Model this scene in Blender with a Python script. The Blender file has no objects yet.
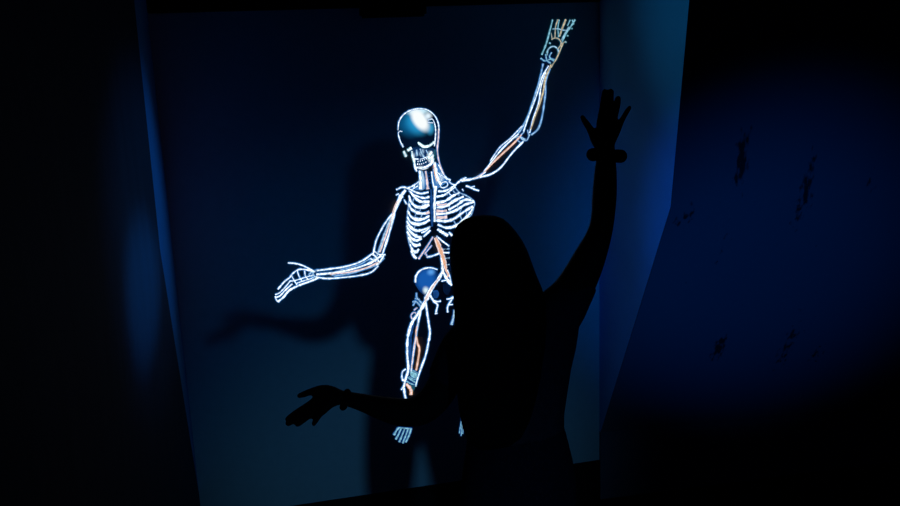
import bpy, bmesh, math, random
from mathutils import Vector, Matrix, noise
random.seed(4)
S = bpy.context.scene
C = S.collection

# ------------------------------------------------------------------ camera
F = 900.0
VP = Vector((599 - 450, 4245 - 253, F))
Zc = -VP.normalized()
n_ = Vector((-140, 250, F)).cross(Vector((148, 207, F)))
Xc = Zc.cross(n_).normalized()
if Xc.x < 0: Xc = -Xc
Yc = Zc.cross(Xc).normalized()
if Yc.z < 0: Yc = -Yc
CAM = Vector((0, -3.3, 1.9))
cd = bpy.data.cameras.new('camera'); cam = bpy.data.objects.new('camera', cd); C.objects.link(cam)
cd.lens = 36.0 * F / 900.0; cd.sensor_width = 36.0; cd.clip_start = 0.02
right = Vector((Xc.x, Yc.x, Zc.x)); up = -Vector((Xc.y, Yc.y, Zc.y)); back = -Vector((Xc.z, Yc.z, Zc.z))
m = Matrix((right, up, back)).transposed().to_4x4(); m.translation = CAM
cam.matrix_world = m
S.camera = cam

def ray(px, py):
    r = Vector((px - 450.0, py - 253.0, F))
    return Vector((r.dot(Xc), r.dot(Yc), r.dot(Zc)))
def at(px, py, y=0.0):
    """point of the plane at depth y seen at that spot of the photograph"""
    r = ray(px, py)
    return CAM + r * ((y - CAM.y) / r.y)
def mpp(p):
    return (p - CAM).dot(-back) / F

# ------------------------------------------------------------------ materials
def new_mat(name):
    mt = bpy.data.materials.new(name); mt.use_nodes = True
    nt = mt.node_tree; nt.nodes.clear()
    return mt, nt, nt.nodes.new('ShaderNodeOutputMaterial')
def surf(name, col, rough=0.8, var=0.15, scale=8.0, bump=0.0, spec=0.2, stretch=(1, 1, 1), sheen=0.0):
    mt, nt, out = new_mat(name); N = nt.nodes; L = nt.links
    b = N.new('ShaderNodeBsdfPrincipled'); L.new(b.outputs[0], out.inputs[0])
    b.inputs['Roughness'].default_value = rough
    b.inputs['Specular IOR Level'].default_value = spec
    if sheen: b.inputs['Sheen Weight'].default_value = sheen
    tc = N.new('ShaderNodeTexCoord'); mp = N.new('ShaderNodeMapping'); mp.inputs['Scale'].default_value = stretch
    L.new(tc.outputs['Object'], mp.inputs[0])
    nz = N.new('ShaderNodeTexNoise'); nz.inputs['Scale'].default_value = scale; nz.inputs['Detail'].default_value = 5
    L.new(mp.outputs[0], nz.inputs['Vector'])
    r = N.new('ShaderNodeValToRGB')
    r.color_ramp.elements[0].position = 0.3; r.color_ramp.elements[1].position = 0.7
    r.color_ramp.elements[0].color = tuple(c * (1 - var) for c in col) + (1,)
    r.color_ramp.elements[1].color = tuple(min(1, c * (1 + var)) for c in col) + (1,)
    L.new(nz.outputs[0], r.inputs[0]); L.new(r.outputs[0], b.inputs['Base Color'])
    if bump:
        bp = N.new('ShaderNodeBump'); bp.inputs['Strength'].default_value = bump; bp.inputs['Distance'].default_value = 0.004
        L.new(nz.outputs[0], bp.inputs['Height']); L.new(bp.outputs[0], b.inputs['Normal'])
    return mt
def emit(name, col, strength=1.0, var=0.0, scale=60.0):
    mt, nt, out = new_mat(name); N = nt.nodes; L = nt.links
    e = N.new('ShaderNodeEmission'); L.new(e.outputs[0], out.inputs[0])
    e.inputs[0].default_value = col + (1,); e.inputs[1].default_value = strength
    if var:
        tc = N.new('ShaderNodeTexCoord'); nz = N.new('ShaderNodeTexNoise'); nz.inputs['Scale'].default_value = scale
        L.new(tc.outputs['Object'], nz.inputs['Vector'])
        mr = N.new('ShaderNodeMapRange'); mr.inputs[1].default_value = 0.35; mr.inputs[2].default_value = 0.65
        mr.inputs[3].default_value = strength * (1 - var); mr.inputs[4].default_value = strength
        L.new(nz.outputs[0], mr.inputs[0]); L.new(mr.outputs[0], e.inputs[1])
    return mt

M = {}
M['screen'] = surf('projection_screen_paint', (0.78, 0.80, 0.80), 0.9, 0.03, 30, 0.02, 0.1)
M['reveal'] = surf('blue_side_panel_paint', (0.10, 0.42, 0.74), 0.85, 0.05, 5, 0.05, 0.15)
M['dark'] = surf('matt_black_paint', (0.012, 0.012, 0.013), 0.9, 0.2, 10, 0.1, 0.1)
M['floor'] = surf('black_vinyl_floor', (0.010, 0.010, 0.011), 0.8, 0.2, 14, 0.1, 0.15)
M['lwall'] = surf('dark_blue_wall_paint', (0.05, 0.06, 0.08), 0.75, 0.12, 4, 0.15, 0.2, (6, 6, 0.5))
M['skin'] = surf('silhouette_darkened_skin', (0.020, 0.010, 0.007), 0.7, 0.15, 40, 0.05, 0.1)  # silhouette shade put into the skin colour
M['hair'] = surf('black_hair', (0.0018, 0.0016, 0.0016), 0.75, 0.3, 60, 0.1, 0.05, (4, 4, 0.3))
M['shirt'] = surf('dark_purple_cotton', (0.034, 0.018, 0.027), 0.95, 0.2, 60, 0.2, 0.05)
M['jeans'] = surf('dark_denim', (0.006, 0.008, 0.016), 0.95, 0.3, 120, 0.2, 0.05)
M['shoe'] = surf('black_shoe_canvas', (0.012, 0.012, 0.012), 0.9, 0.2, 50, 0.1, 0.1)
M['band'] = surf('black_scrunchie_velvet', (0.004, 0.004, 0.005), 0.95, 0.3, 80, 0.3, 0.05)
M['eye'] = surf('dark_eye', (0.03, 0.025, 0.02), 0.3, 0.1, 10, 0, 0.4)
M['plastic'] = surf('black_sensor_plastic', (0.006, 0.006, 0.007), 0.6, 0.1, 20, 0, 0.2)
M['lens'] = surf('dark_glass_lens', (0.002, 0.002, 0.003), 0.25, 0.1, 20, 0, 0.4)
W = (0.80, 0.93, 1.0)
M['white'] = emit('projected_white', W, 1.9, 0.55, 110)
M['pale'] = emit('projected_pale_blue', (0.42, 0.70, 0.95), 1.1, 0.5, 110)
M['edge'] = emit('projected_blue_edge', (0.05, 0.26, 0.74), 0.9, 0.6, 90)
M['cyan'] = emit('projected_cyan', (0.30, 0.70, 0.88), 1.0, 0.55, 110)
M['teal'] = emit('projected_teal', (0.02, 0.14, 0.22), 0.7, 0.3)
M['blue'] = emit('projected_blue', (0.012, 0.085, 0.33), 0.9, 0.4)
M['deep'] = emit('projected_deep_blue', (0.002, 0.014, 0.06), 0.6, 0.3)
M['orange'] = emit('projected_orange', (1.0, 0.54, 0.34), 1.0, 0.3, 90)
M['pink'] = emit('projected_pink', (0.95, 0.74, 0.74), 1.15, 0.4, 90)
M['tan'] = emit('projected_tan', (0.85, 0.72, 0.48), 0.85, 0.5, 110)

# ------------------------------------------------------------------ mesh helpers
def link(name, bm, mats, parent=None, smooth=True, loc=None):
    me = bpy.data.meshes.new(name)
    bmesh.ops.recalc_face_normals(bm, faces=bm.faces)
    bm.to_mesh(me); bm.free()
    for k in (mats if isinstance(mats, (list, tuple)) else [mats]): me.materials.append(M[k] if isinstance(k, str) else k)
    if smooth:
        for p in me.polygons: p.use_smooth = True
    o = bpy.data.objects.new(name, me); C.objects.link(o)
    if parent: o.parent = parent
    if loc is not None: o.location = loc
    return o
def box(bm, lo, hi, bev=0.0):
    lo, hi = Vector(lo), Vector(hi)
    r = bmesh.ops.create_cube(bm, size=1.0)
    for v in r['verts']:
        v.co = Vector(((lo[i] + hi[i]) / 2 + v.co[i] * (hi[i] - lo[i]) for i in range(3)))
    if bev:
        es = list({e for v in r['verts'] for e in v.link_edges})
        bmesh.ops.bevel(bm, geom=es, offset=bev, segments=2, affect='EDGES')
def slab(bm, pts, thick):
    """a face with real thickness away from its outline"""
    t = Vector(thick)
    a = [bm.verts.new(Vector(p)) for p in pts]; b = [bm.verts.new(Vector(p) + t) for p in pts]
    n = len(pts)
    bm.faces.new(a); bm.faces.new(b[::-1])
    for i in range(n): bm.faces.new((a[i], a[(i + 1) % n], b[(i + 1) % n], b[i]))
def crom(pts, k=5):
    if len(pts) < 3: return [Vector(p) for p in pts]
    P = [Vector(p) for p in pts]; P = [P[0] * 2 - P[1]] + P + [P[-1] * 2 - P[-2]]
    out = []
    for i in range(1, len(P) - 2):
        for j in range(k):
            t = j / k; a, b, c, d = P[i - 1], P[i], P[i + 1], P[i + 2]
            out.append(0.5 * ((2 * b) + (c - a) * t + (2 * a - 5 * b + 4 * c - d) * t * t + (3 * b - a - 3 * c + d) * t ** 3))
    out.append(P[-2])
    return out
def limb(bm, pts, radii, seg=14, k=4, cap=True):
    """a tapering round tube with rounded ends"""
    P = crom(pts, k); R = [v.x for v in crom([(r, 0, 0) for r in radii], k)]
    n = len(P)
    T = [((P[min(i + 1, n - 1)] - P[max(i - 1, 0)]).normalized()) for i in range(n)]
    u = T[0].orthogonal().normalized(); rings = []
    def ring(c, t, r):
        nonlocal u
        u = (u - t * u.dot(t)).normalized(); w = t.cross(u)
        return [bm.verts.new(c + (u * math.cos(2 * math.pi * a / seg) + w * math.sin(2 * math.pi * a / seg)) * r) for a in range(seg)]
    if cap:
        for q in (80, 55, 28):
            q = math.radians(q); rings.append(ring(P[0] - T[0] * R[0] * math.sin(q), T[0], R[0] * math.cos(q)))
    for c, t, r in zip(P, T, R): rings.append(ring(c, t, r))
    if cap:
        for q in (28, 55, 80):
            q = math.radians(q); rings.append(ring(P[-1] + T[-1] * R[-1] * math.sin(q), T[-1], R[-1] * math.cos(q)))
    for a, b in zip(rings, rings[1:]):
        for i in range(seg): bm.faces.new((a[i], a[(i + 1) % seg], b[(i + 1) % seg], b[i]))
    bm.faces.new(rings[0][::-1]); bm.faces.new(rings[-1])
def loft(bm, rings, seg=32, ridge=0.0, sq=2.0):
    """stack of ellipses (centre, half width, half depth); u = across, v = depth"""
    rr = []
    for i, (c, a, b) in enumerate(rings):
        c = Vector(c); vs = []
        for s in range(seg):
            th = 2 * math.pi * s / seg; cx, sx = math.cos(th), math.sin(th)
            f = 1.0
            if ridge: f += ridge * (0.6 * math.sin(s * 2.3 + i * 0.25) + 0.6 * math.sin(s * 5.1 - i * 0.18) )
            e = 2.0 / sq
            vs.append(bm.verts.new(c + RT * (a * f * math.copysign(abs(cx) ** e, cx)) + DP * (b * f * math.copysign(abs(sx) ** e, sx))))
        rr.append(vs)
    for a, b in zip(rr, rr[1:]):
        for i in range(seg): bm.faces.new((a[i], a[(i + 1) % seg], b[(i + 1) % seg], b[i]))
    bm.faces.new(rr[0][::-1]); bm.faces.new(rr[-1])
def fuse(name, bm, mat, parent, voxel, smooth_it=4, loc=None):
    """one continuous skin out of overlapping volumes"""
    o = link(name, bm, mat, None)
    md = o.modifiers.new('r', 'REMESH'); md.mode = 'VOXEL'; md.voxel_size = voxel
    sm = o.modifiers.new('s', 'SMOOTH'); sm.factor = 0.5; sm.iterations = smooth_it
    dg = bpy.context.evaluated_depsgraph_get(); dg.update()
    me = bpy.data.meshes.new_from_object(o.evaluated_get(dg)); old = o.data
    o.modifiers.clear(); o.data = me; me.name = name; bpy.data.meshes.remove(old)
    if not me.materials: me.materials.append(M[mat])
    for p in me.polygons: p.use_smooth = True
    o.parent = parent
    return o
def tag(o, label=None, cat=None, group=None, kind=None):
    for k, v in (('label', label), ('category', cat), ('group', group), ('kind', kind)):
        if v: o[k] = v
    return o
def struct(name, bm, mats, smooth=False):
    return tag(link(name, bm, mats, None, smooth), kind='structure')
def empty(name, loc):
    o = bpy.data.objects.new(name, None); C.objects.link(o); o.location = loc; o.empty_display_size = 0.1
    return o

# ------------------------------------------------------------------ the booth
XL, XR, ZB, ZT, ZC = -0.232, 1.406, 0.178, 2.058, 2.5
bm = bmesh.new(); box(bm, (XL - 0.0, 0.0, ZB), (XR + 0.0, 0.06, ZT))
tag(struct('wall_back', bm, 'screen'), 'tall pale projection wall between two angled side walls', 'wall')
bm = bmesh.new(); box(bm, (XL, -0.012, 0.0), (XR, 0.06, ZB), 0.003); struct('baseboard_back', bm, 'dark')
bm = bmesh.new(); box(bm, (XL, -0.012, ZT), (XR, 0.06, ZC), 0.003); struct('trim_1', bm, 'dark')
# right: pale reveal, then the dark faceted wall running towards the viewer
rT, rK, rB = (XR, -0.75, ZC), (XR, -0.597, 1.363), (XR, -0.012, 0.31)
rT0 = (XR, -0.700, 2.06)
rT = (XR, -0.700 - 0.44 * 0.148, ZC)
bm = bmesh.new(); slab(bm, [(XR, 0.06, rB[2]), (XR, 0.06, ZC), rT, rK, rB], (0.05, 0, 0))
struct('trim_2', bm, 'reveal')
oT, oK, oF = (2.95, -0.83, ZC), (2.95, -0.66, 1.363), (2.95, -0.10, 0.25)
bm = bmesh.new()
th = (0.05, 0.05, 0)
slab(bm, [rT, rK, oK, oT], th); slab(bm, [rK, rB, oF, oK], th); slab(bm, [rB, (XR, -0.012, 0), (2.95, -0.10, 0.0), oF], th)
wr = struct('wall_right', bm, 'dark')
# left: mirrored reveal seen edge on, steep dark wall
lT, lK, lB = (XL, -0.44, ZC), (XL, -0.525, 1.35), (XL, -0.012, 0.30)
lT = (XL, -0.478 + 0.43 * 0.07, ZC)
bm = bmesh.new(); slab(bm, [(XL, 0.06, lB[2]), (XL, 0.06, ZC), lT, lK, lB], (-0.05, 0, 0))
struct('trim_3', bm, 'reveal')
pT, pK, pF = (-0.70, -3.6, ZC), (-0.70, -3.6, 1.35), (-0.70, -3.4, 0.0)
bm = bmesh.new(); th = (-0.05, 0.02, 0)
slab(bm, [lT, lK, pK, pT], th); slab(bm, [lK, lB, pF, pK], th); slab(bm, [lB, (XL, -0.012, 0), pF], th)
struct('wall_left', bm, 'lwall')
bm = bmesh.new(); box(bm, (-1.2, -5.0, -0.06), (3.2, 0.12, 0.0)); struct('floor', bm, 'floor')
bm = bmesh.new(); box(bm, (-1.2, -5.0, ZC), (3.2, 0.12, ZC + 0.06)); struct('ceiling', bm, 'dark')

# wall_right paint with worn dark patches of their own shape
def hit(px, py, a, b, c):
    a, b, c = Vector(a), Vector(b), Vector(c); n = (b - a).cross(c - a); r = ray(px, py)
    return CAM + r * ((a - CAM).dot(n) / r.dot(n))
mt, nt, out = new_mat('worn_dark_blue_wall_paint'); N = nt.nodes; L = nt.links
b = N.new('ShaderNodeBsdfPrincipled'); L.new(b.outputs[0], out.inputs[0])
b.inputs['Roughness'].default_value = 0.8; b.inputs['Specular IOR Level'].default_value = 0.15
tc = N.new('ShaderNodeTexCoord'); nz = N.new('ShaderNodeTexNoise'); nz.inputs['Scale'].default_value = 70; nz.inputs['Detail'].default_value = 6
mp = N.new('ShaderNodeMapping'); mp.inputs['Scale'].default_value = (1, 1, 0.35)
L.new(tc.outputs['Object'], mp.inputs[0]); L.new(mp.outputs[0], nz.inputs['Vector'])
total = None
for (px, py, w, h, k) in ((742, 160, 9, 40, 1.0), (806, 192, 11, 52, 0.75), (717, 347, 8, 20, 1.0), (690, 214, 12, 16, 0.6), (783, 345, 13, 46, 0.6), (722, 240, 10, 40, 0.35), (676, 222, 9, 12, 0.5), (812, 350, 12, 18, .5), (870, 185, 9, 22, .5)):
    c = hit(px, py, rT, rK, oK) if py < 207 else hit(px, py, rK, rB, oK)
    s = mpp(c)
    vs = N.new('ShaderNodeVectorMath'); vs.operation = 'SUBTRACT'; vs.inputs[1].default_value = c
    L.new(tc.outputs['Object'], vs.inputs[0])
    vm = N.new('ShaderNodeVectorMath'); vm.operation = 'MULTIPLY'
    vm.inputs[1].default_value = (1 / (w * s), 0.0, 1 / (h * s)); L.new(vs.outputs[0], vm.inputs[0])
    ln = N.new('ShaderNodeVectorMath'); ln.operation = 'LENGTH'; L.new(vm.outputs[0], ln.inputs[0])
    mr = N.new('ShaderNodeMapRange'); mr.inputs[1].default_value = 0.1; mr.inputs[2].default_value = 1.25; mr.inputs[3].default_value = k * 0.46; mr.inputs[4].default_value = 0.0
    L.new(ln.outputs['Value'], mr.inputs[0])
    if total is None: total = mr
    else:
        ad = N.new('ShaderNodeMath'); ad.operation = 'MAXIMUM'; L.new(total.outputs[0], ad.inputs[0]); L.new(mr.outputs[0], ad.inputs[1]); total = ad
ad = N.new('ShaderNodeMath'); ad.operation = 'ADD'; L.new(total.outputs[0], ad.inputs[0]); L.new(nz.outputs[0], ad.inputs[1])
ms = N.new('ShaderNodeMapRange'); ms.inputs[1].default_value = 0.70; ms.inputs[2].default_value = 0.86; L.new(ad.outputs[0], ms.inputs[0])
mx = N.new('ShaderNodeMix'); mx.data_type = 'RGBA'; L.new(ms.outputs[0], mx.inputs[0])
mx.inputs[6].default_value = (0.14, 0.17, 0.22, 1); mx.inputs[7].default_value = (0.03, 0.03, 0.035, 1)
L.new(mx.outputs[2], b.inputs['Base Color'])
bp = N.new('ShaderNodeBump'); bp.inputs['Strength'].default_value = 0.15; bp.inputs['Distance'].default_value = 0.003
L.new(nz.outputs[0], bp.inputs['Height']); L.new(bp.outputs[0], b.inputs['Normal'])
wr.data.materials[0] = mt

# ------------------------------------------------------------------ motion sensor over the screen
sp = at(393, 11, -0.06)
se = empty('motion_sensor', (sp.x, -0.012, sp.z))
tag(se, 'slim black motion sensor bar mounted above the projection wall', 'sensor')
hw = 33 * mpp(sp)
bm = bmesh.new(); box(bm, (-hw, -0.075, -0.021), (hw, -0.018, 0.021), 0.008); link('housing', bm, 'plastic', se, False)
bm = bmesh.new(); box(bm, (-0.035, -0.02, -0.018), (0.035, 0.0, 0.018), 0.003); link('bracket', bm, 'dark', se, False)
for x in (-0.075, -0.03, 0.012):
    bm = bmesh.new()
    bmesh.ops.create_cone(bm, cap_ends=True, segments=24, radius1=0.012, radius2=0.010, depth=0.008, matrix=Matrix.Translation((x, -0.0765, 0)) @ Matrix.Rotation(math.pi / 2, 4, 'X'))
    link('lens', bm, 'lens', se, False)

# ------------------------------------------------------------------ the projected skeleton
SK = at(415, 440, 0); SK.y = 0.0
sk = empty('projected_skeleton', SK)
tag(sk, 'life size glowing blue white skeleton with orange blood vessels projected on the wall', 'projection')
def stroke(bm, pts, w, layer=1, edge=0.55, mi=0, me_=1, k=4):
    """flat bar lying on the wall: bright top, thin blue flanks"""
    P = [at(x, y, 0) for x, y in pts]; P = [p - SK for p in P]
    P = crom(P, k); n = len(P)
    s = mpp(P[0] + SK)
    ws = w if isinstance(w, (list, tuple)) else [w] * len(pts)
    Wd = [v.x for v in crom([(q, 0, 0) for q in ws], k)] if len(ws) > 2 else list(ws)
    h0, h1 = -0.0006, -0.0012 - 0.0005 * layer
    rows = []
    for i, p in enumerate(P):
        t = P[min(i + 1, n - 1)] - P[max(i - 1, 0)]; t.y = 0; t.normalize()
        q = Vector((t.z, 0, -t.x))
        jit = 1.0 + 0.75 * noise.noise(p * 130.0)
        a = max(0.2, Wd[i] * 0.42 * jit) * s; c = a + (edge + 0.25) * s
        ext = Vector((0, 0, 0))
        if i == 0: ext = -t * a * 0.7
        if i == n - 1: ext = t * a * 0.7
        rows.append([bm.verts.new(p + ext + q * d + Vector((0, y, 0))) for d, y in ((-c, h0), (-a, h1), (a, h1), (c, h0))])
    def f(vs, k_):
        fc = bm.faces.new(vs); fc.material_index = k_
    for a, b in zip(rows, rows[1:]):
        f((a[0], a[1], b[1], b[0]), me_); f((a[1], a[2], b[2], b[1]), mi); f((a[2], a[3], b[3], b[2]), me_); f((a[3], a[0], b[0], b[3]), me_)
    f(rows[0], me_); f(rows[-1][::-1], me_)
def part(name, strokes, mats=('white', 'edge'), parent=None, layer=1, edge=0.55, label=None):
    bm = bmesh.new()
    for pts, w in strokes: stroke(bm, pts, w, layer, edge)
    o = link(name, bm, mats, parent or sk, False)
    if label: o['label'] = label
    return o
def patch(name, pts, mats, parent=None, layer=0, label=None, dome=0.0):
    """filled shape lying on the wall with a shallow thickness"""
    P = [at(x, y, 0) - SK for x, y in pts]; P = crom(P + [P[0]], 4)[:-1]
    bm = bmesh.new(); h = -0.0010 - 0.0005 * layer
    c = sum(P, Vector()) / len(P)
    rings = []
    for f_, y in ((1.0, -0.0004), (0.97, h)):
        rings.append([bm.verts.new(c + (p - c) * f_ + Vector((0, y, 0))) for p in P])
    for i in range(len(P)):
        j = (i + 1) % len(P); bm.faces.new((rings[0][i], rings[0][j], rings[1][j], rings[1][i]))
    bm.faces.new(rings[1]); bm.faces.new(rings[0][::-1])
    o = link(name, bm, mats, parent or sk, False)
    if label: o['label'] = label
    return o
def blob_mat(name, base, blobs):
    """picture of a shaded bone in the projected image: base colour plus soft bright areas (px, py, rx, ry, tilt, colour)"""
    mt, nt, out = new_mat(name); N = nt.nodes; L = nt.links
    e = N.new('ShaderNodeEmission'); L.new(e.outputs[0], out.inputs[0])
    tc = N.new('ShaderNodeTexCoord'); cur = None
    for (px, py, rx, ry, tilt, col, p0) in blobs:
        c = at(px, py, 0) - SK; s = mpp(c + SK)
        v = N.new('ShaderNodeVectorMath'); v.operation = 'SUBTRACT'; v.inputs[1].default_value = c; L.new(tc.outputs['Object'], v.inputs[0])
        r = N.new('ShaderNodeVectorRotate'); r.rotation_type = 'Y_AXIS'; r.inputs['Angle'].default_value = math.radians(tilt); L.new(v.outputs[0], r.inputs['Vector'])
        k = N.new('ShaderNodeVectorMath'); k.operation = 'MULTIPLY'; k.inputs[1].default_value = (1 / (rx * s), 0, 1 / (ry * s)); L.new(r.outputs[0], k.inputs[0])
        ln = N.new('ShaderNodeVectorMath'); ln.operation = 'LENGTH'; L.new(k.outputs[0], ln.inputs[0])
        mr = N.new('ShaderNodeMapRange'); mr.interpolation_type = 'SMOOTHSTEP'
        mr.inputs[1].default_value = p0; mr.inputs[2].default_value = 1.0; mr.inputs[3].default_value = 1.0; mr.inputs[4].default_value = 0.0
        L.new(ln.outputs['Value'], mr.inputs[0])
        mx = N.new('ShaderNodeMix'); mx.data_type = 'RGBA'; L.new(mr.outputs[0], mx.inputs[0])
        if cur is None: mx.inputs[6].default_value = base + (1,)
        else: L.new(cur.outputs[2], mx.inputs[6])
        mx.inputs[7].default_value = col + (1,); cur = mx
    L.new(cur.outputs[2], e.inputs[0]); e.inputs[1].default_value = 1.0
    return mt

# --- skull
sku_m = blob_mat('projected_skull', (0.001, 0.006, 0.022), [
    (411, 124, 20, 17, -25, (0.004, 0.13, 0.32), 0.1), (417.6, 122, 14.5, 18, 30, (0.02, 0.34, 0.66), 0.15), (430, 128, 6, 9, 0, (0.03, 0.30, 0.55), 0.2),
    (418, 111, 16, 6, 0, (0.55, 0.82, 0.95), 0.3), (419.8, 120, 9.0, 16.5, 34, (0.95, 1.0, 1.0), 0.45), (428, 116, 6, 5, 20, (0.75, 0.90, 1.0), 0.1),
    (418, 142, 12, 6.5, 0, (0.001, 0.008, 0.03), 0.2)])
skull = patch('skull', [(397.8, 131), (399, 122), (403, 115), (409.5, 110.6), (418, 108.6), (427, 109.8), (433.5, 114.5), (437, 121), (438.4, 130), (437, 141), (435, 148), (428, 149), (418, 148), (409, 148), (403, 145), (399.5, 139)], sku_m)
part('cranium_outline', [([(398, 130), (399, 121.5), (403.3, 114.8), (410, 110.5), (418, 108.7), (427, 109.8), (434, 115), (437.8, 122), (439, 130)], [.8, .9, 1.3, 1.2, 1.0, .8, .9, 1.1, 1.2]), ([(402, 131.5), (399.5, 131.2), (398.3, 134), (400.2, 141), (403.2, 147)], [.7, .8, .8, 1.1, 1.3]),
      ([(428, 120), (432, 119), (434, 122), (435.4, 128), (435.4, 136), (434.4, 146)], [.6, .7, .8, 1.0, 1.2, 1.2]), ([(428, 122.6), (433, 122.8)], .7)], ('white', 'edge'), skull, 1, .4)
part('temple_vessel', [([(438.6, 129), (438.3, 138), (437.3, 147), (437.5, 153), (438.6, 160), (441, 168), (444, 175)], [1.6, 1.7, 1.6, 1.2, 1.2, 1.2, 1.2])], ('pink', 'edge'), skull, 1, .4, 'pale pink vessel down the side of the head')
face_m = blob_mat('projected_face', (0.004, 0.03, 0.11), [
    (430.5, 157.5, 4.6, 8, 10, (0.80, 0.93, 1.0), 0.35), (423, 168, 9, 2.6, -10, (0.80, 0.93, 1.0), 0.3), (413, 158.5, 2.2, 7, -8, (0.7, 0.85, 1.0), 0.3),
    (421.6, 152.6, 3.2, 5.4, -25, (0.42, 0.66, 0.90), 0.1), (416.6, 153.4, 2.4, 4.4, -10, (0.22, 0.46, 0.75), 0.1), (426.6, 150.6, 2.0, 2.6, -20, (0.02, 0.06, 0.12), 0.2),
    (422.4, 161.8, 6.4, 3.4, -14, (0.005, 0.05, 0.14), 0.55), (419.4, 156.8, 1.5, 2.2, 0, (0.001, 0.01, 0.05), 0.2), (430, 165.6, 3, 1.2, -30, (0.1, 0.3, 0.6), .2)])
patch('face', [(412, 147), (420, 145), (431, 147), (434.5, 150), (434, 160), (430, 167), (421, 170.5), (415, 169.5), (413.5, 163), (411.5, 157), (410, 152)], face_m, skull, 0)
part('brow_ridge', [([(418, 142.3), (420, 144.2), (423.5, 146.4), (428, 146.2), (432, 143.8), (434, 142)], [1.0, 2.6, 2.8, 2.4, 2.0, 1.2]), ([(408, 150.2), (410.8, 148.4)], [2.4, 2.6])], ('white', 'cyan'), skull, 2, .5)
part('cheekbone', [([(403.8, 151.5), (405.8, 156)], [1.4, 1.8])], ('white', 'cyan'), skull, 2, .4)
part('cheekbone', [([(412, 151.5), (412.3, 156), (414, 160), (414.6, 165)], [1.2, 1.2, 1.5, 1.5]), ([(414.6, 165), (414.6, 165.6)], 1.2)], ('white', 'cyan'), skull, 2, .4)
part('cheekbone', [([(431.5, 152), (428.5, 156.5), (431, 158.5), (433, 155)], [2.4, 2.6, 3, 2])], ('white', 'cyan'), skull, 2, .4)
part('nose_bone', [([(416.5, 150), (417, 155)], [1.8, 2.0]), ([(420, 149), (421.5, 153), (423.5, 156.5)], [1.4, 2.0, 2.2]), ([(426, 150), (427.5, 153)], [.9, .9])], ('pale', 'blue'), skull, 2, .5)
jaw = part('jaw', [([(433, 159), (431.5, 163), (427.5, 166), (421, 168), (415.5, 167.2)], [2.6, 3.0, 2.2, 1.6, 1.2]), ([(414.2, 163), (415, 167), (416.5, 171)], [1.4, 1.8, 1.8]), ([(414.5, 158.8), (418, 159)], 1.0), ([(420, 159.3), (424, 158), (428.5, 156.2)], .8)], ('white', 'edge'), skull, 1, .4)
part('jaw_hinge', [([(434.5, 150), (434.3, 156), (433.6, 161)], [2.0, 2.2, 2])], ('teal', 'teal'), skull, 0, .2)
for x, y in ((418, 161.4), (420.2, 161), (422.4, 160.3), (424.4, 159.5), (426.3, 158.6), (417.6, 164), (419.6, 164.2), (421.6, 163.8), (423.7, 163.2), (425.8, 162.2)):
    part('tooth', [([(x, y - .35), (x - .1, y + .35)], .8)], ('white', 'blue'), jaw, 2, .25)

# --- neck and shoulders
nk = blob_mat('projected_neck', (0.05, 0.20, 0.50), [(421, 180, 5, 14, 0, (0.55, 0.80, 0.98), 0.2), (440, 178, 5, 8, -30, (0.6, 0.82, 1.0), 0.2), (434.6, 168, 3, 5, 0, (0.95, 0.78, 0.75), .2)])
patch('neck_side', [(418.6, 171.6), (423, 172), (425, 188.6), (414, 189), (418.6, 182)], nk)
patch('neck_side', [(433.4, 163), (438.4, 164), (442, 173.6), (448, 180.4), (440, 187), (434.4, 189), (433, 176)], nk)
part('neck_muscle', [([(419.5, 171), (420.5, 178), (420.5, 188)], [2.2, 2.6, 3.4])], ('white', 'edge'))
part('neck_muscle', [([(434.5, 163), (435.5, 171), (437, 178), (440.5, 184)], [2.8, 3.6, 3.8, 2.6]), ([(431.5, 172), (432.4, 180), (434, 188)], [1, 1.2, 1.4])], ('white', 'edge'))
part('neck_artery', [([(425.6, 171.5), (426.6, 179), (427.6, 188)], [1.6, 2.2, 2.8])], ('pink', 'edge'), None, 2, .5, 'pink artery up the neck')
part('neck_artery', [([(433.6, 165), (434.6, 173), (436.8, 181)], [.5, .6, .6])], ('orange', 'orange'), None, 3, .2, 'thin orange artery up the neck')
for y in (173, 176, 179.2, 182.5):
    part('neck_vertebra', [([(428.2, y), (431.2, y + .5)], .7)], ('blue', 'deep'), None, 1, .4)
part('shoulder_vessel', [([(419, 181.5), (412.5, 186), (406, 188.4)], [1.2, 1.2, 1.0]), ([(417.5, 186), (412, 189.5)], .8), ([(415, 184.5), (413.5, 188)], .6)])
part('shoulder_vessel', [([(438.6, 165), (443, 173.5), (446.5, 178), (450, 180)], [1.1, 1.1, 1.2, 1.4]), ([(437, 172), (440, 175), (441.5, 180)], .8), ([(441, 175), (447, 179.5)], .7)])
part('collar_bone', [([(396.5, 189.6), (402, 187.2), (408, 188.3), (414, 191.4), (421, 193.6), (428, 192.2)], [1.3, 1.2, 1.4, 1.6, 1.6, 2])])
part('collar_bone', [([(438.5, 191.2), (444, 191), (450, 188.4), (456, 184.2), (461, 180), (466, 177.6)], [1.8, 1.7, 1.6, 1.6, 1.4, 1.2])])
part('shoulder_blade', [([(440, 186.5), (442, 182.6), (446.5, 182), (447.4, 185.4), (443.4, 187.8), (440, 186.5)], .9), ([(449, 181.5), (452, 184), (456, 185)], .8), ([(451, 189), (449, 193), (452, 196)], .8)])
part('shoulder_blade', [([(466, 185.8), (470, 187.2), (474, 189.2), (478.6, 190.6)], [1.1, 1.4, 1.4, 1.2]), ([(470.5, 187.4), (474.5, 186.2)], .8), ([(462, 189), (463.4, 191)], .7)])
part('shoulder_blade', [([(396, 195), (398.4, 193.8)], 1), ([(404, 199.6), (406.2, 203.6)], 1.4), ([(409, 190.6), (412, 194.4), (416, 197.4)], .8)])

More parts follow.
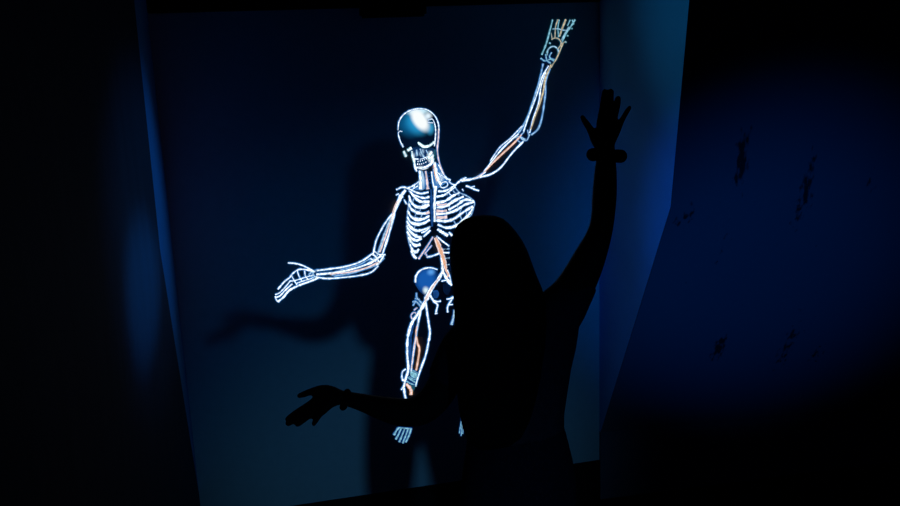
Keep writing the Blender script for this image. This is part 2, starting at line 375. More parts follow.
# --- rib cage
part('sternum', [([(431, 190), (431.6, 205), (432, 226)], [2.2, 2.8, 2.0])], ('blue', 'deep'), None, 0, .8, 'deep blue left half of the breastbone')
part('sternum', [([(435.4, 187), (434.6, 198), (434.4, 210), (434.6, 221)], [3.4, 2.8, 2.4, 1.8])], ('white', 'edge'), None, 2, .5)
ribs = [
 ([(410.5, 191.6), (414, 196.4), (420, 201.4), (428.4, 201.8)], [1.2, 1.6, 2.4, 1.8]),
 ([(412, 194), (418, 196.5), (424, 198), (428.6, 197)], [.8, 1.4, 2.0, 1.6]),
 ([(409, 195.6), (411, 202), (416.5, 206.8), (423, 207), (428.6, 204.8)], [1.4, 1.6, 2.8, 3.2, 2]),
 ([(408.6, 204), (411.4, 209.2), (417.4, 212.6), (424, 213.4), (428.6, 211.8)], [1.4, 1.6, 2.2, 1.8, 2]),
 ([(407.8, 211), (411, 216.6), (417, 219.4), (424, 218.6), (429, 215.8)], [1.4, 1.8, 2.6, 2, 1.6]),
 ([(407.4, 217), (410.5, 222), (417, 224.2), (424, 223), (429, 220)], [1.4, 1.8, 2.6, 1.8, 1.6]),
 ([(407, 221.4), (410.5, 227), (416, 230.6), (423, 229.6), (430, 226.6)], [1.4, 2, 2.4, 1.6, 1]),
 ([(407, 226), (410.6, 232), (416, 236), (421, 237.4)], [1.4, 2, 2.6, 1.8]),
 ([(407.4, 232), (411.4, 238), (416.4, 240.4), (420.8, 238.6)], [1.4, 2, 2.4, 1.6]),
 ([(408.4, 237.4), (412, 243), (415.6, 245.4), (419.4, 244.6)], [1.4, 2, 2.6, 2]),
 ([(410, 244.4), (412.4, 250), (416, 252), (418.4, 249.4)], [1.4, 2.2, 2.6, 1.6]),
 ([(411.4, 251), (413.6, 255.6), (416, 258)], [1.4, 2, 2]),
 ([(423.4, 236.6), (426.6, 233.6), (430, 230.4)], [1.4, 1.4, 1.2]), ([(421.6, 232.6), (425.4, 231), (429.4, 227.4)], [1, 1.2, 1.2])]
for pts, w_ in ribs: part('rib', [(pts, [q * 1.2 for q in w_])], ('white', 'edge'), None, 1, .5)
part('rib_side', [([(409.4, 196), (408.6, 205), (407.4, 215), (407, 227), (408, 238), (410, 246), (413, 255)], .9), ([(414, 198), (412, 203)], .7), ([(416, 208), (413.6, 211.6)], .7), ([(421, 208), (419.4, 211.6)], .7), ([(416, 213.6), (414.4, 218)], .7), ([(424, 202), (421.6, 206)], .7), ([(422, 214.4), (420.6, 218)], .7), ([(415, 226), (413, 229.4)], .7)], ('pale', 'blue'))
ribs = [
 ([(437, 196.6), (444, 195), (450, 190.6), (455, 187)], [1.8, 1.8, 1.4, 1.2]),
 ([(437, 202.6), (445, 201), (452, 196.4), (459, 192.6)], [2.4, 2.0, 1.8, 1.4]),
 ([(437, 207.4), (446, 206), (454, 200.8), (463, 196.6)], [2, 2.2, 2.2, 1.8]),
 ([(449, 209.4), (457, 205), (465, 199.6), (473.4, 201)], [1.4, 1.8, 2.0, 1.8]),
 ([(437, 214), (447, 213.2), (456, 210.2), (465, 204.6), (474, 202)], [2, 2, 1.8, 2.0, 1.4]),
 ([(437, 220.4), (447, 221), (455, 218), (464, 211.6), (472.4, 206.4)], [2, 2.4, 2.2, 2.2, 1.6]),
 ([(438, 224.6), (446, 227.6), (455, 226), (463.6, 220), (470, 212.6), (473, 207)], [1.6, 2.2, 2.4, 2.4, 1.8, 1.2]),
 ([(438, 229.4), (442.6, 232.6), (447, 235)], [2, 2.4, 2.2]),
 ([(449, 232.4), (451.6, 235)], [1.6, 1.6])]
for pts, w_ in ribs: part('rib', [(pts, [q * 1.2 for q in w_])], ('white', 'edge'), None, 1, .5)
part('rib_side', [([(455, 187.6), (459.6, 192.6), (466, 195.4), (472, 199.4), (474.4, 202.4), (473.4, 208), (471, 214.6), (466, 220)], 1.0), ([(452, 189), (455, 193), (459, 195)], .8), ([(450, 199), (453, 202)], .8), ([(458, 198.6), (462, 202.6)], .8), ([(449, 206), (450.4, 212)], .9), ([(457, 205.6), (458.4, 209.6)], .8), ([(462, 206.4), (459.6, 213)], .8), ([(466, 209), (466.8, 217)], .8), ([(453, 219.4), (456, 225)], .9), ([(460, 215.6), (462, 220)], .8), ([(446, 191), (447.4, 195)], .7)], ('pale', 'blue'))
for y, w in ((211, 3), (217.4, 3.2), (204.8, 2)):
    part('rib_cartilage', [([(437.4, y), (442, y + .2), (446, y - .4)], w)], ('pink', 'edge'), None, 0, .4, 'pinkish cartilage beside the breastbone')
part('rib_cartilage', [([(426.6, 213.2), (428.6, 212.4)], 3)], ('pink', 'blue'), None, 2, .4, 'pinkish cartilage beside the breastbone')

# --- belly and pelvis
part('diaphragm_vessel', [([(432.8, 237), (427, 246.4), (418.8, 258.4)], [.9, 1.4, 1.8]), ([(431.6, 245.4), (427.4, 250.4), (424.6, 254)], .7), ([(425, 252), (427.6, 257.6)], .9)], ('pink', 'edge'))
part('diaphragm_vessel', [([(436.6, 236), (441, 240), (448.8, 246)], [1, 1.4, 1.2])])
part('kidney_vessel', [([(427, 257), (432, 256), (439.6, 253.2)], [1.4, 1.5, 1.4]), ([(443, 252.6), (449, 252.6)], 1.4)])
for y in (248.8, 258, 264.4):
    part('spine_vertebra', [([(443.4, y + .4), (449, y)], 1.5)], ('pale', 'blue'), None, 0, .5)
part('spine', [([(443, 238), (446, 250), (448, 262), (449, 270)], 3)], ('deep', 'deep'), None, 0, .5)
part('aorta', [([(435.6, 238), (439.6, 248), (442.6, 257), (445.6, 268)], [2.2, 3.0, 3.0, 2.4])], ('orange', 'pink'), None, 3, .9, 'orange aorta down the middle')
part('vena_cava', [([(440.4, 246), (441.2, 256), (442.4, 268), (442.6, 273)], [1, 1.8, 2.0, 2.2])], ('white', 'edge'), None, 2)
pel_m = blob_mat('projected_pelvis', (0.001, 0.010, 0.06), [
    (426, 280, 15, 17, 0, (0.008, 0.10, 0.42), 0.35), (431, 272, 6, 5, 0, (0.10, 0.36, 0.85), 0.0), (426, 290.5, 4.6, 6, 20, (0.7, 0.9, 1.0), 0.1)])
pelvis = patch('pelvis', [(415, 284), (415.4, 277), (419, 271), (425, 267.8), (432, 267.6), (437.6, 269.6), (438, 276), (434, 284), (430, 293), (425, 295.6), (419.4, 291)], pel_m)
part('hip_crest', [([(415.4, 282), (415.8, 276.6), (419.2, 271.2), (425, 268.2), (431.6, 267.8), (437.4, 269.6)], [1.4, 1.8, 1.7, 1.3, 1.0, .8])], ('white', 'edge'), pelvis, 1, .5)
patch('sacrum', [(433, 291), (437, 290), (439, 294), (437, 298), (433.6, 297)], 'blue', pelvis, 0)
patch('sacrum', [(442.6, 284), (448, 283.6), (450.6, 288), (448, 295), (443.6, 292)], 'deep', pelvis, 0)
part('iliac_vessel', [([(442.6, 271), (438.6, 278.6), (432.6, 286.4), (427.4, 296), (423.6, 305), (417.6, 314), (411.6, 323), (408, 335)], [2.4, 3.2, 3.6, 4.0, 3.6, 2.6, 2.6, 2.4])], ('white', 'edge'), None, 2)
part('iliac_artery', [([(440, 276.6), (434, 284.6), (428.4, 294), (424, 303)], [.9, 1.5, 1.7, 1.2])], ('pink', 'pink'), None, 4, .3, 'pink artery over the pelvis')
part('iliac_vessel', [([(443, 272), (446, 277.4), (449, 282), (451.4, 285)], [1.8, 2.6, 3.2, 1.4]), ([(447.4, 270), (449.4, 275.6), (451, 283)], 1.0), ([(441.6, 281), (446, 280)], 1.0)], ('white', 'edge'), None, 2)
part('iliac_artery', [([(445.6, 269), (448.4, 274.6), (447.2, 276.6)], [1.2, 1.2, .8])], ('orange', 'pink'), None, 4, .3, 'orange artery at the hip')
part('hip_branch_vessel', [([(430.4, 296), (434, 301.4), (437.4, 304.6), (436.6, 309), (435.6, 313.6)], [1.8, 1.7, 1.6, 1.4, 1.3]), ([(434.6, 300.8), (437.4, 301.6), (440.4, 301)], 1.2), ([(435, 313.8), (437, 313)], .9)])
part('hip_branch_vessel', [([(446.6, 299), (450, 298.6), (453, 296.8)], [.9, 1.4, 1.2]), ([(452.6, 298), (449.4, 303), (447.4, 307.4), (447.6, 312)], [1.3, 1.5, 1.3, 1.4]), ([(449, 304.6), (452.6, 304.4)], 1)])
part('hip_branch_vessel', [([(416.4, 292.8), (417, 298), (422, 303.4), (424, 306)], [.9, 1.1, 1.2, 1.1]), ([(415, 298.4), (419.4, 299.4)], .7), ([(412.6, 302), (416, 301.4), (421, 306.6)], [.8, 1.1, 1.1]), ([(413, 305.6), (415, 302)], .8)], ('pale', 'edge'))
part('hip_joint', [([(412, 318.4), (411, 315.6), (413, 312.6), (415.6, 313), (415.6, 316.4), (413.4, 318.6), (411.4, 318.4)], .9), ([(414, 310), (417, 307.6)], 1.0)], ('pink', 'edge'))
part('thigh_bone', [([(454.2, 310), (453.4, 317), (451.6, 324)], [1.2, 2.2, 2.2])], ('pale', 'blue'), None, 1, .6)

# --- leg in view
part('thigh_bone', [([(414, 322), (411.4, 332), (410.2, 344), (410.2, 355), (411, 368)], [2, 3.2, 3.2, 2.4, 2])], ('blue', 'deep'), None, 0, .5)
part('leg_vessel', [([(413, 321), (409.4, 330), (407.4, 340), (407.2, 355), (408.2, 369), (405.4, 379), (403.8, 386)], [2, 2, 2, 2, 2.4, 2.2, 1.8])], ('white', 'edge'), None, 2)
part('leg_vessel', [([(422, 305), (418.6, 320), (416.2, 334), (414, 348), (412.4, 360), (411, 371)], [1.6, 1.8, 1.7, 1.7, 1.6, 1.4])], ('white', 'edge'), None, 2)
part('leg_artery', [([(417, 326), (415.4, 338), (413.4, 352), (411.4, 368)], [.6, .7, .7, .7]), ([(416, 336), (417.4, 343), (419.4, 349), (418, 360), (416.2, 370)], [.9, .9, .9, .9, .9])], ('pink', 'orange'), None, 3, .4, 'pink artery down the thigh')
part('leg_vessel', [([(425.6, 302), (427.4, 315), (429, 326), (429.8, 333), (428.4, 342), (425.6, 355), (420.6, 369), (417, 380), (415.6, 386)], [1.6, 1.8, 1.8, 1.9, 1.9, 1.9, 1.8, 1.6, 1.2])], ('white', 'edge'), None, 2)
knee = patch('knee_cap', [(410.4, 372), (412.6, 370.8), (417.4, 373.4), (417.8, 377.4), (414.4, 378.2), (410.6, 375.6)], 'cyan')
part('knee_joint', [([(409.6, 371.4), (413.4, 370.6), (417.8, 373.6), (418, 378), (413.6, 379), (409, 376.4)], .9), ([(407.6, 377.4), (412, 380), (416.4, 383.4), (415.2, 386)], [1.4, 1.6, 1.4, 1.0]), ([(406.4, 381), (410.4, 383.4), (414, 384.4)], [1.2, 1.2, 1.0])], ('cyan', 'blue'), None, 2)
part('knee_vessel', [([(405.6, 369), (402.6, 371.4), (401.8, 376), (402.6, 379.6), (404.6, 381)], [1.2, .9, 1.1, 1.8, 1.2])])
patch('shin_muscle', [(407, 383), (411, 384), (415, 387), (413, 391), (408.6, 388)], 'teal', None, 0)
part('shin_vessel', [([(406.4, 384), (409.6, 387.4), (411.2, 391), (411, 394)], [1.6, 2, 2, 1.8])], ('pink', 'orange'), None, 2)
part('shin_bone', [([(401.4, 389.4), (403.6, 387), (404.4, 393), (405.8, 400.4), (405.6, 412), (403.4, 426)], [1.6, 1.8, 2, 2.2, 2, 2])], ('white', 'edge'), None, 2)
foot = part('foot', [([(398.4, 427.6), (404, 428), (411.2, 428.8)], [1.2, 1.4, 1.4])], ('cyan', 'blue'))
for pts in ([(398.2, 428), (396, 431), (394.2, 434.4)], [(401, 428), (398.6, 434), (396, 438.8)], [(404.6, 428.6), (401.6, 436), (399.4, 441.4)], [(408, 429), (405, 437), (402.8, 442.6)], [(411, 429), (408.6, 436), (405.8, 441.6)]):
    part('toe_bone', [(pts, 1.7)], ('cyan', 'blue'), foot, 2, .5)
foot2 = part('foot', [([(461, 417.4), (461.6, 424), (461.2, 430)], [.6, 2, 2.8])], ('blue', 'deep'), None, 0, .6)
for pts in ([(461.2, 421), (460, 428), (459.4, 433)], [(462, 422), (461.6, 429), (461, 435.6)], [(462.8, 424), (462.8, 430), (462.6, 433.6)]):
    part('toe_bone', [(pts, .8)], ('cyan', 'blue'), foot2, 2, .3)
part('shin_bone', [([(470, 330), (473, 370), (468, 404)], [2, 2, 1.6])])

# --- arm hanging out to the left
part('upper_arm_bone', [([(405, 190.6), (401, 196), (398.4, 202), (394.4, 212)], [2.6, 4.0, 3.0, 2.2]), ([(394.4, 212), (391.6, 224), (387.6, 238), (382.4, 254)], [2, 1.9, 1.8, 1.8])])
part('upper_arm_vessel', [([(394, 212), (388, 219), (381.6, 229), (376, 241), (373, 255)], [1.4, 1.4, 1.4, 1.4, 1.4])])
part('upper_arm_vessel', [([(391, 216.6), (386.6, 228), (382, 241), (377, 256)], [1.4, 1.6, 1.8, 1.6])], ('pale', 'blue'))
part('upper_arm_artery', [([(397.4, 201), (394.6, 208), (390.2, 222), (385.6, 236), (379.6, 252)], [.6, 1.0, .8, .8, .8])], ('pink', 'pink'), None, 3, .3, 'pink artery along the left hanging arm')
part('elbow_joint', [([(372.6, 253.6), (377.6, 259), (378.4, 264)], 1.2), ([(383.6, 255.4), (380.4, 261), (376.6, 264.6)], [1.4, 2, 1.8]), ([(374.6, 251.4), (379, 254.4), (385, 254.6)], 1.1), ([(370.6, 258.6), (376, 261.6)], 1.0)])
part('forearm_bone', [([(380.6, 256), (370, 263), (352, 269), (334, 272.6), (317, 274.4)], [2, 2.4, 1.9, 2.0, 2.6])])
part('forearm_bone', [([(373, 253), (361, 261.4), (345, 266.6), (330, 268.8), (317.4, 270.4)], [1.4, 1.4, 1.4, 1.6, 1.8])])
part('forearm_vessel', [([(378, 266), (370.6, 272.4), (358, 275.6), (340, 277.6), (326, 278.4), (315, 276.6)], [1.3, 1.4, 1.4, 1.3, 1.3, 1.2])])
part('forearm_vessel', [([(376, 257), (366, 264.6), (350, 270.4), (332, 275)], [1, 1.1, 1, 1])], ('pale', 'edge'))
part('forearm_vessel', [([(384, 258), (376, 265), (366, 268.6), (352, 273), (334, 276)], .9), ([(371, 258), (358, 265), (340, 270)], .8)], ('pale', 'edge'))
part('forearm_artery', [([(379, 262), (366, 268), (350, 272), (330, 274)], .8)], ('pink', 'pink'), None, 3, .2, 'pink artery along the hanging forearm')
part('wrist', [([(317, 270), (313, 272.6), (315, 277), (319, 278.4)], 1.4), ([(313.6, 271), (309, 274.4), (313.6, 278)], 1.2)], ('pale', 'edge'))
hand = part('hand', [([(314.6, 271.6), (306, 269.6), (299, 269.4), (293.6, 272.6), (289.6, 277.6)], [1.4, 1.3, 1.2, 1.2, 1.2]), ([(318, 278), (309, 281.6), (300, 284.8), (294.6, 287.4)], [1.8, 1.8, 1.8, 1.6]), ([(313, 275), (304, 277.6), (295, 280.4), (289.4, 281)], .9), ([(312, 278.2), (304, 280.6), (296, 283.4)], .9), ([(297, 270), (299, 276), (302, 281)], .8), ([(304.6, 270.6), (305.4, 276), (309, 280)], .8), ([(291.6, 276), (294.6, 281), (297, 285)], .8)], ('white', 'edge'))
for pts, w in (([(288.2, 262.8), (294, 263.2), (301, 264.8), (308, 268), (314.6, 271.6)], 1.3), ([(289.6, 277.6), (285, 281), (281, 285.4), (278, 289)], 1.4), ([(290, 281), (285.6, 286.6), (279.6, 292.6), (275.6, 294.4)], 1.2), ([(294.6, 287), (288.4, 291), (283.4, 297), (278.6, 301)], 2.0), ([(292, 284), (286, 289.4), (280, 295.6), (275.4, 297.4)], 1.4), ([(275.2, 296.4), (276.6, 300), (278.6, 301.6)], 1.0)):
    part('finger_bone', [(pts, w)], ('white', 'edge'), hand, 2, .4)

# --- raised arm on the right
part('shoulder_artery', [([(462, 180.4), (470, 179.4), (478, 177), (485, 172)], [2.4, 2.2, 2.2, 1.6])], ('white', 'edge'), None, 2)
part('shoulder_artery', [([(474, 178.6), (480, 175.6), (485.6, 171)], .7)], ('pink', 'pink'), None, 4, .2, 'pink artery at the raised shoulder')
part('upper_arm_vessel', [([(481.4, 175.4), (489, 165), (500, 151), (511, 140), (518, 134)], 1.4), ([(490.4, 160.6), (500, 147), (510, 138.6), (522, 126)], .8)], ('white', 'edge'), None, 1, .4)
part('upper_arm_bone', [([(480, 177), (491, 174), (501, 167), (512, 153), (523, 141.6)], [1.6, 1.6, 1.6, 1.7, 1.6])], ('white', 'edge'), None, 1, .4)
part('upper_arm_artery', [([(484, 172), (490, 165.6), (502, 154), (514, 143), (521, 135)], .8)], ('pink', 'orange'), None, 2, .3, 'pink artery along the raised arm')
part('elbow_joint', [([(513.6, 138), (519.6, 136.6), (525, 139.4)], 1.0), ([(523.6, 132), (520, 137), (526, 140.6), (529.6, 134.6)], 1.1), ([(527.4, 130), (529, 136)], 1.0), ([(516, 139.4), (521, 143)], .8)], ('pale', 'blue'))
part('forearm_vessel', [([(517, 135), (523.6, 125), (528.6, 114), (534, 98), (539, 82), (543, 64)], 1.3)], ('pale', 'edge'), None, 1, .4)
part('forearm_bone', [([(523.6, 131), (527.6, 119), (533.6, 103), (538.6, 89), (542, 77), (548.4, 66)], 1.2), ([(529.6, 132.6), (533, 119), (538.6, 102), (541, 86), (545.6, 72)], 1.1)], ('white', 'edge'), None, 1, .4)
part('forearm_vessel', [([(531.6, 134.6), (537.6, 129.4), (541.6, 119), (544, 104), (545.4, 92), (545.4, 82), (549.6, 69)], 1.2)], ('pale', 'edge'), None, 1, .4)
part('forearm_artery', [([(530.6, 129), (534.6, 117), (539.4, 104), (543.4, 91), (545.4, 78), (551, 65)], 1.0)], ('tan', 'tan'), None, 3, .2, 'tan artery along the raised forearm')
hand = part('hand', [([(540.8, 58.4), (545, 61), (550.6, 59), (555.4, 60)], 1.3), ([(545.6, 54.4), (546.8, 60.4), (550.4, 63)], 1.2), ([(551.4, 52.6), (549.4, 57), (553.6, 61)], 1.1)], ('cyan', 'blue'), None, 1, .4)
part('wrist_ring', [([(547, 55), (547.6, 50.4), (550.4, 47.2), (554.4, 46.6), (557.8, 49.6), (558, 54), (556.4, 59)], 1.1)], ('pale', 'teal'), hand, 2, .4)
part('palm_arch', [([(551.6, 39.4), (554.6, 38), (558, 38.6), (560.6, 41.6), (560.6, 45), (558, 48.6)], 1.1), ([(551, 33), (552, 39)], .8), ([(560.6, 44), (565.6, 41.4)], .8)], ('tan', 'teal'), hand, 2, .4)
part('palm_arch', [([(552.6, 29), (558, 28.8), (562, 30), (568, 30.4)], 1.0)], ('pale', 'teal'), hand, 2, .4)
for pts, w, mk in (([(552.4, 20), (549.6, 31), (546, 44), (541.8, 54.4)], 1.5, 'cyan'), ([(557.6, 20), (555.4, 27), (554.8, 37)], 1.2, 'tan'), ([(559, 20), (557.8, 28), (558.4, 37)], .9, 'cyan'), ([(565.4, 20), (562.6, 27), (559.4, 36)], 1.9, 'tan'), ([(570, 20), (567.4, 25.6)], .9, 'cyan'), ([(568.6, 27), (564, 34.6), (561.6, 40)], 1.0, 'pale'), ([(574.6, 20), (571, 26), (565.4, 34), (561.6, 43)], 1.5, 'cyan'), ([(572, 20), (573.6, 24.4)], 1.0, 'cyan')):
    part('finger_bone', [(pts, w)], (mk, 'teal'), hand, 2, .35)
part('hand_artery', [([(562.6, 43.6), (559.6, 51), (556, 59), (551, 67)], 1.3)], ('tan', 'teal'), hand, 3, .3)
for x, y in ((567.4, 35.6), (549.6, 43), (565.6, 42), (571.6, 28.4), (547, 52)):
    part('knuckle', [([(x - .4, y), (x + .6, y + .3)], 1.2)], ('cyan', 'teal'), hand, 3, .3)

# ------------------------------------------------------------------ the visitor
PY = -1.2
RT = Vector((1, 0, 0)); DP = Vector((0, 1, 0))
foot_c = at(515, 480, PY); foot_c.z = 0
pr = empty('person', foot_c)
tag(pr, 'person seen from behind with long dark hair raising one arm before the projection', 'person')
def w(px, py, dy=0.0): return at(px, py, PY + dy) - foot_c
def R(px, dy=0.0, at_=(515, 350)): return px * mpp(at(at_[0], at_[1], PY + dy))
K = mpp(at(520, 300, PY))
def ring(yp, xl, xr, dep, dy=0.0):
    c = w((xl + xr) / 2, yp, dy); return (c, (xr - xl) / 2 * K, dep)

bm = bmesh.new()
# head with a face towards the screen
hc = w(486, 264, 0.03)
for dz, a, b_, dy in ():
    pass
loft(bm, [(hc + Vector((0, dy, dz)), a, b_) for dz, a, b_, dy in ((0.112, 0.018, 0.022, -0.01), (0.104, 0.042, 0.052, -0.008), (0.085, 0.060, 0.076, -0.005), (0.05, 0.072, 0.092, 0), (0.01, 0.073, 0.094, 0), (-0.03, 0.068, 0.086, 0.006), (-0.065, 0.058, 0.074, 0.014), (-0.095, 0.044, 0.055, 0.026), (-0.112, 0.024, 0.030, 0.038))], 28)
limb(bm, [hc + Vector((0, 0.09, 0.01)), hc + Vector((0, 0.105, -0.018)), hc + Vector((0, 0.110, -0.036))], [0.008, 0.010, 0.012], 10)
limb(bm, [hc + Vector((-0.022, 0.080, -0.066)), hc + Vector((0, 0.090, -0.064)), hc + Vector((0.022, 0.080, -0.066))], [0.005, 0.008, 0.005], 10)
limb(bm, [hc + Vector((-0.02, 0.083, -0.074)), hc + Vector((0, 0.089, -0.076)), hc + Vector((0.02, 0.083, -0.074))], [0.005, 0.008, 0.005], 10)
for s in (-1, 1):
    limb(bm, [hc + Vector((s * 0.014, 0.092, 0.018)), hc + Vector((s * 0.034, 0.086, 0.022)), hc + Vector((s * 0.052, 0.066, 0.016))], [0.006, 0.008, 0.006], 10)
    limb(bm, [hc + Vector((s * 0.072, 0.0, 0.02)), hc + Vector((s * 0.080, -0.008, 0.0)), hc + Vector((s * 0.073, 0.002, -0.028))], [0.008, 0.011, 0.007], 10)
# neck and trunk
limb(bm, [hc + Vector((0, -0.02, -0.05)), w(498, 300, -0.005), w(506, 322)], [0.048, 0.047, 0.06])
loft(bm, [ring(304, 486, 524, 0.045), ring(314, 468, 548, 0.06), ring(326, 462, 558, 0.075), ring(345, 460, 563, 0.088), ring(370, 462, 562, 0.085), ring(400, 465, 559, 0.078), ring(425, 467, 558, 0.078), ring(450, 465, 565, 0.088), ring(480, 463, 570, 0.095), ring(505, 464, 572, 0.09), ring(518, 480, 556, 0.05)], 32)
# raised arm
limb(bm, [w(548, 322), w(566, 301), w(580, 278, .005), w(590, 257, .01), w(598, 238, .01), w(602.5, 220, .02), w(604.5, 195, .03), w(605.5, 172, .035), w(606, 158, .038), w(606, 148, .04)],
     [22 * K, 21 * K, 18.5 * K, 16.2 * K, 13.2 * K, 12 * K, 12.4 * K, 11.2 * K, 9.6 * K, 9 * K], 18)
D = .04
for mc, tip, r0 in (((600.5, 124), [(602.4, 110), (604, 99), (604.8, 91.6)], 3.7), ((606, 121), [(608.4, 106), (610, 97), (611, 91.6)], 4.0), ((612.4, 122), [(615.6, 110), (617.2, 103), (618, 98.4)], 3.9), ((617.4, 128), [(622.6, 119), (626.6, 112), (629.8, 107.6)], 2.9)):
    limb(bm, [w(606, 152, D), w((606 + mc[0]) / 2, 138, D - .004), w(*mc, D)], [5.2 * K, 5.6 * K, 4.6 * K], 12)
    limb(bm, [w(*mc, D)] + [w(x, y, D + .006 * (i + 1) ** 1.3) for i, (x, y) in enumerate(tip)], [4.4 * K, r0 * K, r0 * .95 * K, r0 * .8 * K], 12)
limb(bm, [w(603, 151, D + .008), w(596.5, 141, D + .014), w(590.6, 130, D + .018), w(585.6, 122.4, D + .02), w(582.4, 117.2, D + .022)], [5.4 * K, 5.6 * K, 3.9 * K, 3.3 * K, 2.6 * K], 12)
# arm held out to the left
limb(bm, [w(478, 330), w(462, 346), w(449, 374, .01), w(438, 394, .02), w(426, 407, .03), w(411, 412.6, .045), w(396, 411.4, .06), w(380, 407.6, .075), w(364, 403, .09), w(350, 399.4, .10), w(341, 397.4, .105)],
     [18 * K, 19 * K, 17 * K, 16 * K, 15.6 * K, 14.8 * K, 14 * K, 11.8 * K, 9.4 * K, 7.8 * K, 7.2 * K], 18)
D = .105
for mc, tip, r0, dd in (((314, 402.6), [(303.4, 408.4), (294.8, 414), (288, 419)], 3.7, .012), ((313, 405), [(303, 412.4), (294.6, 418.6), (288.4, 423.4)], 3.8, .0), ((316, 409), [(308.6, 415.6), (302.4, 420.4), (297.6, 424.2)], 3.6, -.012), ((321.6, 410.6), [(318.4, 416.6), (315.6, 421), (313.6, 424)], 3.0, -.024)):
    limb(bm, [w(344, 398, D), w((340 + mc[0]) / 2, (393 + mc[1]) / 2, D + dd * .5), w(*mc, D + dd)], [5.6 * K, 6.2 * K, 5.2 * K], 12)
    limb(bm, [w(*mc, D + dd)] + [w(x, y, D + dd) for x, y in tip], [4.8 * K, r0 * K, r0 * .97 * K, r0 * .85 * K], 12)
limb(bm, [w(342, 396, D + .01), w(330, 391.2, D + .016), w(321, 389.6, D + .02), w(311, 391.6, D + .024), w(305, 393.8, D + .026), w(299.4, 395.8, D + .028)], [5.6 * K, 6 * K, 4.8 * K, 3.7 * K, 3.4 * K, 2.9 * K], 12)
# legs
hz = w(515, 506).z
for s in (-1, 1):
    limb(bm, [Vector((s * .062, 0, hz + .02)), Vector((s * .088, 0, hz - .18)), Vector((s * .095, 0.008, .42)), Vector((s * .105, -.012, .27)), Vector((s * .115, -.008, .09)), Vector((s * .117, 0, .05))], [.06, .052, .045, .043, .034, .036], 16)
    limb(bm, [Vector((s * .117, -.03, .035)), Vector((s * .122, .06, .03)), Vector((s * .13, .14, .022))], [.03, .032, .02], 12)
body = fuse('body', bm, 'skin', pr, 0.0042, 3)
for s in (-1, 1):
    bm = bmesh.new(); bmesh.ops.create_uvsphere(bm, u_segments=16, v_segments=10, radius=0.0115, matrix=Matrix.Translation(hc + Vector((s * 0.031, 0.077, 0.002))))
    link('eye', bm, 'eye', pr)

# hair: crown and a long curtain down the back
bm = bmesh.new()
prof = [(216.4, 478, 488, .012), (217.6, 469, 497, .035), (220, 463.6, 503, .05), (225, 457.6, 508.6, .068), (232, 454, 514.4, .082), (241, 452.4, 520.4, .092), (252, 452, 525.6, .098), (264, 452.4, 530, .098), (277, 453.6, 534.6, .092), (290, 454.6, 540.4, .082), (306, 455.4, 545, .070), (326, 456, 546, .060), (350, 456.6, 545, .055), (380, 457.4, 541, .05), (405, 459.4, 536, .045), (425, 463, 530, .038), (440, 469, 522, .028), (447, 478, 512, .012)]
rr = []
for i, (yp, xl, xr, dep) in enumerate(prof):
    t = min(1, max(0, (yp - 250) / 80.0))
    f0 = max(0.0, (252 - yp) / 36.0) ** 0.7
    rr.append(ring(yp, xl, xr, dep, -.03 + .064 * f0 - .075 * t))
ex = []
for a, b_ in zip(rr, rr[1:]):
    for k in range(3):
        f = k / 3; ex.append((a[0].lerp(b_[0], f), a[1] + (b_[1] - a[1]) * f, a[2] + (b_[2] - a[2]) * f))
ex.append(rr[-1])
loft(bm, ex, 72, 0.012)
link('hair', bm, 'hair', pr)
# T-shirt
bm = bmesh.new()
loft(bm, [ring(303, 488, 526, .05), ring(309, 474, 545, .064), ring(320, 460, 568, .08), ring(334, 454, 582, .094), ring(352, 454, 579, .102), ring(372, 456.6, 574, .10), ring(398, 461, 570, .094), ring(418, 463.6, 567, .092), ring(430, 464, 567.5, .095)], 36)
limb(bm, [w(543, 329), w(561, 309), w(572, 294, .003), w(581, 279.6, .006)], [28 * K, 25.5 * K, 21.6 * K, 18.8 * K], 20, 4, False)
limb(bm, [w(482, 332), w(464, 346), w(454, 362, .004), w(445.4, 379, .012)], [22 * K, 21.6 * K, 20 * K, 18.4 * K], 20, 4, False)
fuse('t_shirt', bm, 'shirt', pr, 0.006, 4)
# jeans and shoes
bm = bmesh.new()
loft(bm, [ring(420, 465.6, 564, .086), ring(440, 464, 570, .096), ring(465, 459.5, 577, .103), ring(490, 456, 581, .105), ring(508, 454, 582, .10), ring(520, 460, 574, .088), ring(530, 474, 560, .06)], 36)
for s in (-1, 1):
    limb(bm, [Vector((s * .064, 0, hz + .08)), Vector((s * .078, 0, hz - .04)), Vector((s * .092, 0, hz - .18)), Vector((s * .097, 0.008, .42)), Vector((s * .107, -.010, .27)), Vector((s * .116, -.006, .10))], [.078, .080, .072, .063, .058, .054], 18, 4, False)
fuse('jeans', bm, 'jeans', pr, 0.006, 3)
for s in (-1, 1):
    bm = bmesh.new()
    limb(bm, [Vector((s * .117, -.045, .045)), Vector((s * .12, .02, .045)), Vector((s * .126, .09, .036)), Vector((s * .132, .155, .028))], [.040, .043, .040, .026], 16)
    for v in bm.verts: v.co.z = max(v.co.z, 0.0)
    link('shoe', bm, 'shoe', pr)
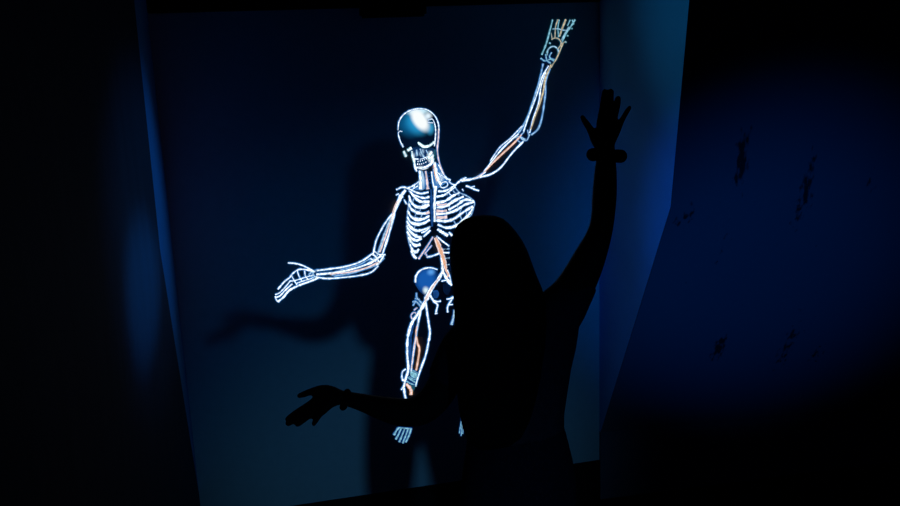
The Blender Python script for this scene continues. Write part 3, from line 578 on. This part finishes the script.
# scrunchies on both wrists
def torus(name, c, axis, R0, r0):
    bm = bmesh.new(); axis = axis.normalized(); u = axis.orthogonal().normalized(); v = axis.cross(u); rows = []
    for i in range(40):
        a = 2 * math.pi * i / 40; d = u * math.cos(a) + v * math.sin(a)
        q = r0 * (1 + .10 * math.sin(a * 9)); rows.append([bm.verts.new(c + d * (R0 + q * math.cos(2 * math.pi * j / 14)) + axis * q * math.sin(2 * math.pi * j / 14)) for j in range(14)])
    for i in range(40):
        A, B = rows[i], rows[(i + 1) % 40]
        for j in range(14): bm.faces.new((A[j], A[(j + 1) % 14], B[(j + 1) % 14], B[j]))
    return link(name, bm, 'band', pr)
torus('scrunchie', w(606.4, 155.4, .038), w(607.6, 145, .04) - w(606, 165, .036), 14.0 * K, 6.2 * K)
torus('scrunchie', w(345.4, 399.6, .102), w(335, 396.4, .105) - w(355, 402, .098), 7.8 * K, 3.4 * K)

# ------------------------------------------------------------------ light
def spot(name, loc, aim, power, col, size, blend, rad):
    l = bpy.data.lights.new(name, 'SPOT'); l.energy = power; l.color = col; l.spot_size = math.radians(size); l.spot_blend = blend; l.shadow_soft_size = rad
    o = bpy.data.objects.new(name, l); C.objects.link(o); o.location = loc
    o.rotation_euler = (Vector(aim) - Vector(loc)).to_track_quat('-Z', 'Y').to_euler()
    return o
PJ = (0.70, -4.0, 1.25)
spot('projector_blue', PJ, (0.62, 0, 0.70), 14, (0.0, 0.28, 1.0), 33, 1.0, 0.07)
spot('projector_teal', PJ, (0.58, 0, 0.10), 15, (0.17, 0.60, 1.0), 30, 1.0, 0.07)
spot('side_light_blue', (-0.12, -0.58, 1.9), (1.42, -0.86, 1.26), 16, (0.004, 0.22, 1.0), 40, 1.0, 0.04)
spot('side_light_teal', (-0.12, -0.53, 1.9), (1.42, -0.80, 2.12), 8, (0.05, 0.62, 1.0), 46, 1.0, 0.04)
gl = hit(146, 286, lK, lB, pF)
spot('side_light_blue', (1.25, -0.75, 1.8), gl, 50, (0.004, 0.26, 1.0), 18, 1.0, 0.04)
spot('side_light_blue', (1.25, -0.80, 1.9), hit(152, 220, lT, lK, pK), 13, (0.01, 0.30, 1.0), 40, 1.0, 0.04)
wl = hit(752, 268, rK, rB, oF)
spot('added_wall_spot_blue', (0.45, -3.1, 0.7), wl, 50, (0.0, 0.19, 1.0), 32, 1.0, 0.05)  # unseen spot added to brighten the right wall
spot('added_wall_spot_warm', (0.2, -2.6, 0.5), hit(112, 440, lK, lB, pF), 0.5, (1.0, 0.35, 0.12), 40, 1.0, 0.05)  # faint unseen spot added for a brown tint low on the left wall
wd = bpy.data.worlds.new('world'); S.world = wd; wd.use_nodes = True
wd.node_tree.nodes['Background'].inputs[0].default_value = (0.1, 0.25, 1.0, 1); wd.node_tree.nodes['Background'].inputs[1].default_value = 0.002
S.view_settings.view_transform = 'Standard'; S.view_settings.look = 'None'; S.view_settings.exposure = 0.0; S.view_settings.gamma = 1.0
S.view_settings.use_curve_mapping = False
S.cycles.use_denoising = True
S.cycles.sample_clamp_indirect = 2.0
